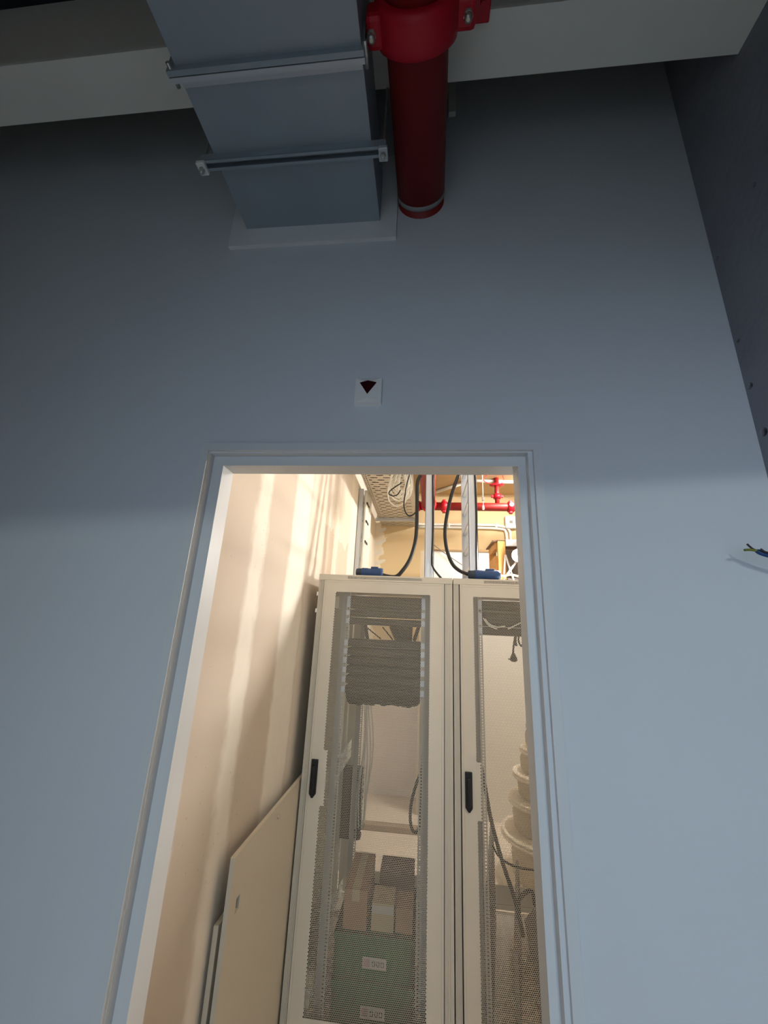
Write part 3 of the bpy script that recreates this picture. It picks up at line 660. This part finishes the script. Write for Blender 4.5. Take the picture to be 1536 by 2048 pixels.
# heavy black cables rising from the cabinet tops
q = [P(790, 1149, Y=2.46), P(806, 1140, Y=2.46), P(820, 1118, Y=2.47), P(829, 1090, Y=2.48), P(833, 1060, Y=2.5), P(834, 1010, Y=2.52), P(835, 965, Y=2.54), P(842, 945, Y=2.56), P(846, 900, Y=2.6)]
q[0].z = CTOP + 0.012
q = [Vector((-0.27, 2.44, CTOP + 0.02))] + q
tag(MB().tube(q, 0.0125, 10, 6).build('black_cable', M_BLKCAB), 'heavy black cable curving up from the cabinet beside the plasterboard wall', 'cable')
q = [Vector((0.268, 2.385, CTOP + 0.031)), P(920, 1142, Y=2.40), P(905, 1128, Y=2.42), P(894, 1100, Y=2.44), P(890, 1066, Y=2.46), P(894, 1030, Y=2.48), P(903, 990, Y=2.5), P(916, 952, Y=2.54), P(926, 925, Y=2.6)]
tag(MB().tube(q, 0.0115, 10, 6).build('black_cable', M_BLKCAB), 'heavy black cable rising from the blue connector on the floodlight cabinet', 'cable')
# cable ladders
def ladder(x0, x1, y0, y1, z0, z1, label, rungs=0.25):
    t = thing('cable_ladder', label, 'cable ladder', ((x0 + x1) / 2, (y0 + y1) / 2, z0), 'vertical cable ladders')
    for y, dr in ((y0, 1), (y1, -1)):
        m = MB(); ya, yb_ = (y, y + 0.003) if dr > 0 else (y - 0.003, y)
        m.box(x0, x1, ya, yb_, z0, z1)
        for xx in (x0, x1 - 0.003): m.box(xx, xx + 0.003, min(y, y + dr * 0.022), max(y, y + dr * 0.022), z0, z1)
        w_ = x1 - x0; m.box(x0 + w_ * 0.28, x0 + w_ * 0.36, ya - 0.002, yb_, z0, z1); m.box(x0 + w_ * 0.72, x0 + w_ * 0.78, ya - 0.002, yb_, z0, z1)
        m.build('side_rail', M_GALVL, t)
    z = z0 + 0.10
    while z < z1:
        MB().box(x0 + 0.012, x0 + 0.034, y0 + 0.003, y1 - 0.003, z, z + 0.028).build('rung', M_GALVL, t); z += rungs
    return t
ladder(0.004, 0.064, 2.56, 3.04, CTOP, 1.427, 'vertical galvanised cable ladder in front of the red main, above the gap between cables')
ladder(0.292, 0.352, 2.56, 3.04, CTOP, ZC, 'vertical galvanised cable ladder standing on the floodlight cabinet', 0.16)
ladder(-0.698, -0.648, 3.86, 4.34, FL, 1.40, 'vertical cable ladder on the plasterboard wall, filled with white cables')
wb = thing('white_cable_bundle', 'thick white cable bundle tied to the ladder on the plasterboard wall', 'cables', (-0.64, 4.1, FL))
for k in range(9):
    y = 3.90 + 0.045 * k; MB().tube([(-0.629 + 0.004 * (k % 2), y + 0.012 * math.sin(j + k), FL + 0.01 + (1.385 - FL) * j / 8) for j in range(9)], 0.017, 8, 3).build('cable', M_WHCAB, wb)
for py in (1012, 1051, 1093):
    z = P(735, py, X=-0.62).z; MB().box(-0.647, -0.604, 3.90, 4.06, z - 0.011, z + 0.011, 0.002).build('cable_tie', M_BLACK, wb)
tag(MB().tube([P(866, 900, Y=2.55), P(866, 960, Y=2.55), P(866, 1060, Y=2.55), P(864, 1120, Y=2.55), P(866, 1134, Y=2.52), P(872, 1144, Y=2.48), P(882, 1156, Y=2.44)], 0.007, 8, 5).build('black_cable', M_BLKCAB), 'thin black cable running down the ladder in front of the red main', 'cable')
tag(MB().tube([P(949, 900, Y=2.55), P(950, 950, Y=2.55), P(953, 1030, Y=2.55), P(953, 1100, Y=2.55), P(954, 1146, Y=2.55)], 0.007, 8, 5).build('black_cable', M_BLKCAB), 'thin black cable running down the ladder on the floodlight cabinet', 'cable')
# perforated cable tray under the far ceiling
ty0, ty1, tz = 2.9, 5.44, 1.408
tr = thing('cable_tray', 'slotted galvanised cable tray hanging along the plasterboard wall', 'cable tray', (-0.36, 4.2, tz))
MB().box(-0.616, -0.12, ty0, ty1, tz, tz + 0.0015).build('tray_base', M_TRAY, tr)
MB().box(-0.620, -0.616, ty0, ty1, tz, tz + 0.06).build('tray_side', M_GALVL, tr)
MB().box(-0.12, -0.116, ty0, ty1, tz, tz + 0.06).build('tray_side', M_GALVL, tr)
tc = thing('slot_darkening_cables', 'dark cables added side by side in the slotted cable tray to darken its slots', 'cables', (-0.36, 4.2, tz))  # added over the slots so they look dark against the bright ceiling
for k in range(19):
    x = -0.598 + 0.0253 * k; MB().tube([(x + 0.003 * math.sin(k + j), ty0 + (ty1 - 0.01 - ty0) * j / 5, tz + 0.0155) for j in range(6)], 0.0135, 8, 2).build('cable', M_BLKCAB if k % 4 else M_SHEET, tc)
sr = thing('support_strut', 'galvanised strut carrying the slotted cable tray near the end wall', 'bracket', (-0.36, 5.03, tz - 0.04))
MB().box(-0.66, -0.08, 5.01, 5.05, tz - 0.040, tz, 0.003).build('strut', M_GALVL, sr)
for x in (-0.635, -0.095): MB().cyl((x, 5.03, tz - 0.05), (x, 5.03, ZC), 0.006, 8).build('threaded_rod', M_ZINC, sr)
# coil of white cable hanging below the tray
cl = thing('cable_coil', 'coil of white network cable hanging through the slotted tray', 'cables', (-0.14, 3.2, 1.05))
for k in range(12):
    cx0 = P(803 + random.uniform(-6, 6), 950, Y=3.2); wd = random.uniform(0.02, 0.085); bot = random.uniform(0.14, 0.25) + (0.04 if k == 0 else 0)
    top = 1.40; zb = top - 0.12 - bot; yk = 3.1 + 0.018 * k; sh = random.uniform(-0.04, 0.04)
    MB().tube([(cx0.x, yk, top), (cx0.x - wd + sh, yk, top - 0.15), (cx0.x - wd + sh, yk, zb + 0.06), (cx0.x + sh, yk, zb), (cx0.x + wd + sh, yk, zb + 0.06), (cx0.x + wd * 0.9 + sh, yk, top - 0.15), (cx0.x + 0.01, yk, top)], 0.0062, 6, 5).build('cable_loop', M_WHCAB, cl)
tag(MB().tube([P(803, 966, Y=3.06), P(790, 974, Y=3.06), P(780, 982, Y=3.06), P(778, 988, Y=3.06), P(786, 992, Y=3.06), P(795, 989, Y=3.06), P(801, 980, Y=3.06)], 0.005, 6, 5).build('black_cable', M_BLKCAB), 'thin black cable loop in front of the white cable coil', 'cable')
tag(MB().tube([Vector((-0.10, 3.1, 1.405)), P(814, 968, Y=3.06), P(811, 985, Y=3.04), P(808, 1005, Y=3.04), P(810, 1022, Y=3.04), P(818, 1032, Y=3.04), P(828, 1028, Y=3.04), P(836, 1018, Y=3.04)], 0.006, 6, 5).build('black_cable', M_BLKCAB), 'black cable drooping under the white cable coil', 'cable')
# red cross pipe with branch
hz = 1.518; hy = 4.82; hrad = 0.052
xp = thing('sprinkler_branch', 'red horizontal sprinkler pipe joined to the main in front of the ochre wall', 'pipe', (0.5, hy, hz - hrad))
MB().cyl((-0.11, hy, hz), (1.75, hy, hz), hrad, 20).build('pipe_run', M_RED, xp)
MB().lathe((mainx(4.82), 4.70, hz), (0, 1, 0), [(0, PR + 0.002), (0.02, PR + 0.016), (0.06, PR + 0.016), (0.10, PR), (0.17, PR - 0.01), (0.22, 0.06), (0.23, 0.02)], 24).build('tee_body', M_REDB, xp)
def coup(x, ang=0):
    m = MB(); m.lathe((x - 0.035, hy, hz), (1, 0, 0), [(0, hrad), (0, hrad + 0.014), (0.07, hrad + 0.014), (0.07, hrad)], 20); m.box(x - 0.022, x + 0.022, hy - 0.03, hy + 0.03, hz + hrad, hz + hrad + 0.034, 0.008); m.box(x - 0.022, x + 0.022, hy - 0.03, hy + 0.03, hz - hrad - 0.034, hz - hrad, 0.008)
    return m.build('pipe_coupling', M_REDB, xp)
xc_ = P(888, 1012, Y=hy).x; coup(xc_)
MB().cyl((-0.105, hy, hz), (-0.06, hy, hz), hrad + 0.014, 20).build('pipe_coupling', M_REDB, xp)
xe = P(1021, 1011, Y=hy).x; ec = coup(xe); MB().lathe((xe, hy - hrad - 0.012, hz + 0.016), (0, -1, 0), [(0, 0.028), (0.012, 0.026)], 14).build('gauge_cap', M_WHITE, ec); coup(xe + 0.12)
xv = P(994, 990, Y=hy).x; xv2 = P(993, 950, Y=hy).x
MB().cyl((xv, hy, hz), (xv, hy, ZC), 0.029, 16).build('riser', M_RED, xp)
zr = P(994, 993, Y=hy).z
MB().lathe((xv, hy, zr - 0.03), (0, 0, 1), [(0, 0.030), (0, 0.046), (0.06, 0.046), (0.06, 0.030)], 16).build('pipe_coupling', M_REDB, xp)
MB().box(xv - 0.075, xv + 0.075, hy - 0.016, hy + 0.016, zr - 0.016, zr + 0.016, 0.006).build('coupling_lug', M_REDB, xp)
MB().lathe((xv, hy, 1.80), (0, 0, 1), [(0, 0.05), (0.015, 0.09), (0.02, 0.02)], 16).build('deflector', M_REDB, xp)
tag(MB().tube([P(975, 950, Y=4.6), P(966, 958, Y=4.6), P(975, 966, Y=4.6), P(995, 969, Y=4.6), P(1007, 963, Y=4.6), P(1006, 953, Y=4.6), P(1002, 945, Y=4.6)], 0.004, 6, 5).build('red_wire', M_REDB), 'thin red wire looped round the small red riser', 'wire')
# conduits, switch box and pull cord on the ochre wall
yq = YEND - 0.02
for k, (pts, lab) in enumerate((([(820, 1046), (850, 1049), (900, 1049), (960, 1050), (1000, 1052), (1018, 1060), (1021, 1078), (1021, 1110)], 'upper white conduit running along the ochre wall'),
                                ([(838, 1054), (900, 1055), (960, 1056), (1000, 1058), (1012, 1066), (1014, 1110)], 'lower white conduit running along the ochre wall'))):
    wcd = tag(MB().tube([P(*q_, Y=yq - 0.004 * k) for q_ in pts], 0.018, 8, 4).build('wall_conduit', M_WHITE), lab, 'conduit')
for px in (898, 992):
    c = P(px, 1051, Y=yq); MB().box(c.x - 0.012, c.x + 0.012, yq - 0.028, YEND, c.z - 0.045, c.z + 0.03, 0.003).build('conduit_clip', M_WHITE, wcd)
a_ = P(1010, 1058, Y=YEND); b_ = P(1031, 1034, Y=YEND)
sb = thing('switch_box', 'white wall box with a grey square on the ochre wall', 'switch box', (a_.x, YEND, a_.z))
MB().box(a_.x, b_.x, YEND - 0.06, YEND, a_.z, b_.z, 0.006).build('box_body', M_WHITE, sb)
MB().box((a_.x + b_.x) / 2 - 0.022, (a_.x + b_.x) / 2 + 0.022, YEND - 0.063, YEND - 0.059, (a_.z + b_.z) / 2 - 0.02, (a_.z + b_.z) / 2 + 0.02, 0.001).build('rocker', M_SHEET, sb)
c = P(966, 1000, Y=4.5)
cdp = thing('pull_cord', 'thin pale pull cord with a white knob in front of the red pipe', 'cord', (c.x, 4.5, P(966, 1014, Y=4.5).z))
MB().cyl((c.x, 4.5, P(966, 1012, Y=4.5).z), (c.x, 4.5, ZC), 0.005, 8).build('cord', M_WHCAB, cdp)
MB().lathe((c.x, 4.5, P(966, 1020, Y=4.5).z), (0, 0, 1), [(0, 0.006), (0.01, 0.014), (0.04, 0.014), (0.06, 0.006)], 12).build('knob', M_WHITE, cdp)
MB().box(c.x - 0.012, c.x + 0.012, 4.49, 4.51, P(966, 1002, Y=4.5).z, P(966, 994, Y=4.5).z, 0.003).build('connector', M_SHEET, cdp)
# ceiling conduits in the far room
for k, (A, B, lab) in enumerate((((930, 961), (1060, 965), 'pale conduit under the tan ceiling, crossing behind the red riser'), ((872, 984), (928, 966), 'pale slanting conduit under the tan ceiling, between the ladders'))):
    A = P(*A, Z=ZC - 0.025); B = P(*B, Z=ZC - 0.025)
    tag(MB().cyl(A, B, 0.022, 10).build('ceiling_conduit', M_WHITE), lab, 'conduit')
# white half height partition behind the cabinets with its beige end post
pw = thing('half_height_partition', 'white half height partition with a beige end post, behind the cabinets', 'partition', (0.8, 5.0, FL))
zt2 = P(920, 1103, Y=5.0).z; x0 = P(850, 1110, Y=5.0).x; x00 = P(841, 1110, Y=5.0).x
MB().box(x0, 2.2, 5.0, 5.05, FL, zt2).build('board', M_WHITE, pw)
MB().box(x00, x0, 4.99, 5.06, FL, zt2 - 0.005).build('end_post', mat('beige_post', (196, 180, 156), 0.8), pw)
MB().box(x0, 2.2, 4.985, 5.065, zt2, zt2 + 0.018).build('capping', mat('tan_capping', (150, 122, 88), 0.8), pw)
for k, (A, B) in enumerate((((868, 1090), (926, 1131)),)):
    tag(MB().tube([P(*A, Y=4.97), P((A[0] + B[0]) / 2, (A[1] + B[1]) / 2 + 1, Y=4.97), P(*B, Y=4.97)], 0.006, 6, 4).build('thin_wire', M_SHEET), ('thin grey wire slanting across the white partition', 'thin grey wire slanting by the end post of the white partition')[k], 'wire')
# low trunking on the floor behind
fl0 = P(735, 1640, Z=FL + 0.05); fl1 = P(845, 1660, Z=FL + 0.05)
tag(MB().box(-0.66, 0.35, fl0.y - 0.09, fl0.y, FL, FL + 0.05, 0.004).build('floor_trunking', mat('tan_trunking', (150, 130, 106), 0.7)), 'low tan cable trunking lying on the floor behind the cabinets', 'trunking')
# stack of cable reels behind the second cabinet
lv = [(-0.60, 0.10), (-0.79, 0.13), (-0.98, 0.19), (-1.17, 0.26), (-1.36, 0.30), (-1.60, 0.37)]
zb = FL
names = ['lowest and widest pale cable reel of the stack behind the floodlight cabinet', 'second pale cable reel from the floor in the stack behind the floodlight cabinet', 'third pale cable reel from the floor in the stack behind the floodlight cabinet', 'fourth pale cable reel from the floor in the stack behind the floodlight cabinet', 'fifth pale cable reel from the floor in the stack behind the floodlight cabinet', 'sixth pale cable reel from the floor in the stack behind the floodlight cabinet', 'topmost and smallest pale cable reel of the stack']
rz = [FL, -1.60, -1.36, -1.17, -0.98, -0.79, -0.60, -0.42]; rr = [0.40, 0.37, 0.30, 0.26, 0.19, 0.13, 0.10]
for i in range(7):
    z0, z1, r = rz[i], rz[i + 1], rr[i]; cxr, cyr = 1.06, 4.0
    t = thing('cable_reel', names[i], 'cable reel', (cxr, cyr, z0), 'stacked cable reels')
    MB().lathe((cxr, cyr, z0), (0, 0, 1), [(0, r * 0.96), (0.004, r), (0.018, r), (0.022, r * 0.96)], 32).build('flange', M_REEL, t)
    MB().lathe((cxr, cyr, z0 + 0.022), (0, 0, 1), [(0, r * 0.66), (0.02, r * 0.72), ((z1 - z0) * 0.5, r * 0.74), (z1 - z0 - 0.05, r * 0.66), (z1 - z0 - 0.044, r * 0.6)], 28).build('wound_core', M_REELC, t)
    r2_ = rr[min(i + 1, 6)] * 1.02
    MB().lathe((cxr, cyr, z1 - 0.022), (0, 0, 1), [(0, r2_ * 0.96), (0.004, r2_), (0.018, r2_), (0.022, r2_ * 0.96)], 32).build('flange', M_REEL, t)

# ------------------------------------------------------------------ wooden stand and floodlight on the second cabinet
ws = thing('wooden_stand', 'small wooden stand with a white top board on the floodlight cabinet', 'stand', (0.52, 2.68, CTOP))
f0 = P(996, 1100, Y=2.62).x; f1 = P(1011, 1100, Y=2.62).x; ztp = P(1000, 1082, Y=2.62).z
MB().box(f0, f1, 2.62, 2.66, CTOP, ztp, 0.002).build('post', M_WOOD, ws)
MB().box(f0 - 0.012, f1 - 0.012, 2.88, 2.92, CTOP, ztp, 0.002).build('post', M_WOOD, ws)
MB().box(f0 - 0.012, f0 + 0.01, 2.66, 2.88, ztp - 0.05, ztp, 0.002).build('side_rail', M_WOOD, ws)
MB().box(f0 - 0.012, f0 + 0.01, 2.66, 2.88, CTOP, CTOP + 0.20, 0.002).build('side_board', M_WOOD, ws)
MB().box(f0 - 0.03, 0.93, 2.63, 2.93, ztp, ztp + 0.008, 0.001).build('top_board', M_CARDD, ws)
MB().box(f1 + 0.002, 0.93, 2.60, 2.625, ztp - 0.035, ztp + 0.008, 0.002).build('front_board', M_WHITE, ws)
MB().box(0.885, 0.925, 2.62, 2.66, CTOP, ztp, 0.002).build('post', M_WOOD, ws)
MB().box(f1 + 0.004, 0.925, 2.88, 2.90, CTOP, ztp - 0.01, 0.001).build('back_panel', mat('grey_back_panel', (150, 138, 128), 0.8), ws)
# floodlight on a white folding stand
LX, LY, LZ = P(1037, 1111, Y=2.50)
fl = thing('floodlight', 'lit work floodlight on a white folding stand, on the cabinet by the door jamb', 'lamp', (LX, LY, CTOP))
M_LAMP = emit('floodlight_glow', (1.0, 0.97, 0.93), 1500.0)
MB().lathe((LX, LY - 0.004, LZ), (-0.25, -1, 0), [(0, 0.032), (0.006, 0.036), (0.012, 0.034), (0.020, 0.022), (0.023, 0.006)], 24).build('lens', M_LAMP, fl)
MB().lathe((LX, LY - 0.004, LZ), (0.25, 1, 0), [(0, 0.041), (0.02, 0.041), (0.045, 0.030), (0.05, 0.012)], 24).build('lamp_housing', M_WHITE, fl)
for (A, B) in (((LX - 0.005, LY + 0.03, LZ - 0.03), (LX - 0.105, LY + 0.05, CTOP + 0.006)), ((LX + 0.005, LY + 0.03, LZ - 0.03), (LX + 0.10, LY + 0.05, CTOP + 0.006)), ((LX - 0.06, LY + 0.10, LZ + 0.02), (LX - 0.02, LY + 0.05, CTOP + 0.006)), ((LX - 0.075, LY + 0.10, CTOP + 0.07), (LX - 0.06, LY + 0.10, LZ + 0.02))):
    MB().cyl(A, B, 0.006, 8).build('stand_leg', M_WHITE, fl)
MB().box(LX - 0.12, LX + 0.12, LY + 0.03, LY + 0.06, CTOP, CTOP + 0.012, 0.003).build('stand_foot', M_WHITE, fl)
tag(MB().tube([(0.45, 2.40, CTOP + 0.03), P(1010, 1152, Y=2.43), P(1025, 1150, Y=2.43), (0.62, 2.44, CTOP + 0.02), (0.75, 2.5, CTOP + 0.012)], 0.006, 8, 5).build('white_lead', M_WHITE), 'white lead running from the blue connector along the cabinet top', 'cable')
g0 = P(1014, 1150, Y=2.63)
tag(MB().box(g0.x, 0.88, 2.625, 2.70, CTOP, CTOP + 0.05, 0.004).build('grey_trunking', mat('grey_trunking', (150, 142, 138), 0.6)), 'short grey trunking lying on the cabinet in front of the wooden stand', 'trunking')

# ------------------------------------------------------------------ ceiling luminaires of the technical room (above the door head, out of sight)
def batten(x, y, ang, strength, which, label):
    t = thing('ceiling_light_%s_offscreen' % which, label, 'lamp', (x, y, ZC - 0.07), 'ceiling battens of the technical room')
    dx, dy = (0.6, 0.04) if ang == 0 else (0.04, 0.6)
    MB().box(x - dx, x + dx, y - dy, y + dy, ZC - 0.03, ZC, 0.004).build('housing', M_WHITE, t)
    MB().box(x - dx * 0.97, x + dx * 0.97, y - dy * 0.8, y + dy * 0.8, ZC - 0.07, ZC - 0.03, 0.006).build('diffuser_%s_offscreen' % which, emit('batten_glow', (1.0, 0.955, 0.89), strength), t)
batten(0.25, 1.95, 0, 25.0, 'front', 'warm ceiling batten light in front of the cabinets')
batten(1.35, 4.1, 1, 260.0, 'rear', 'warm ceiling batten light behind the cabinets')

for o in bpy.data.objects:
    if '_w' in o: del o['_w']
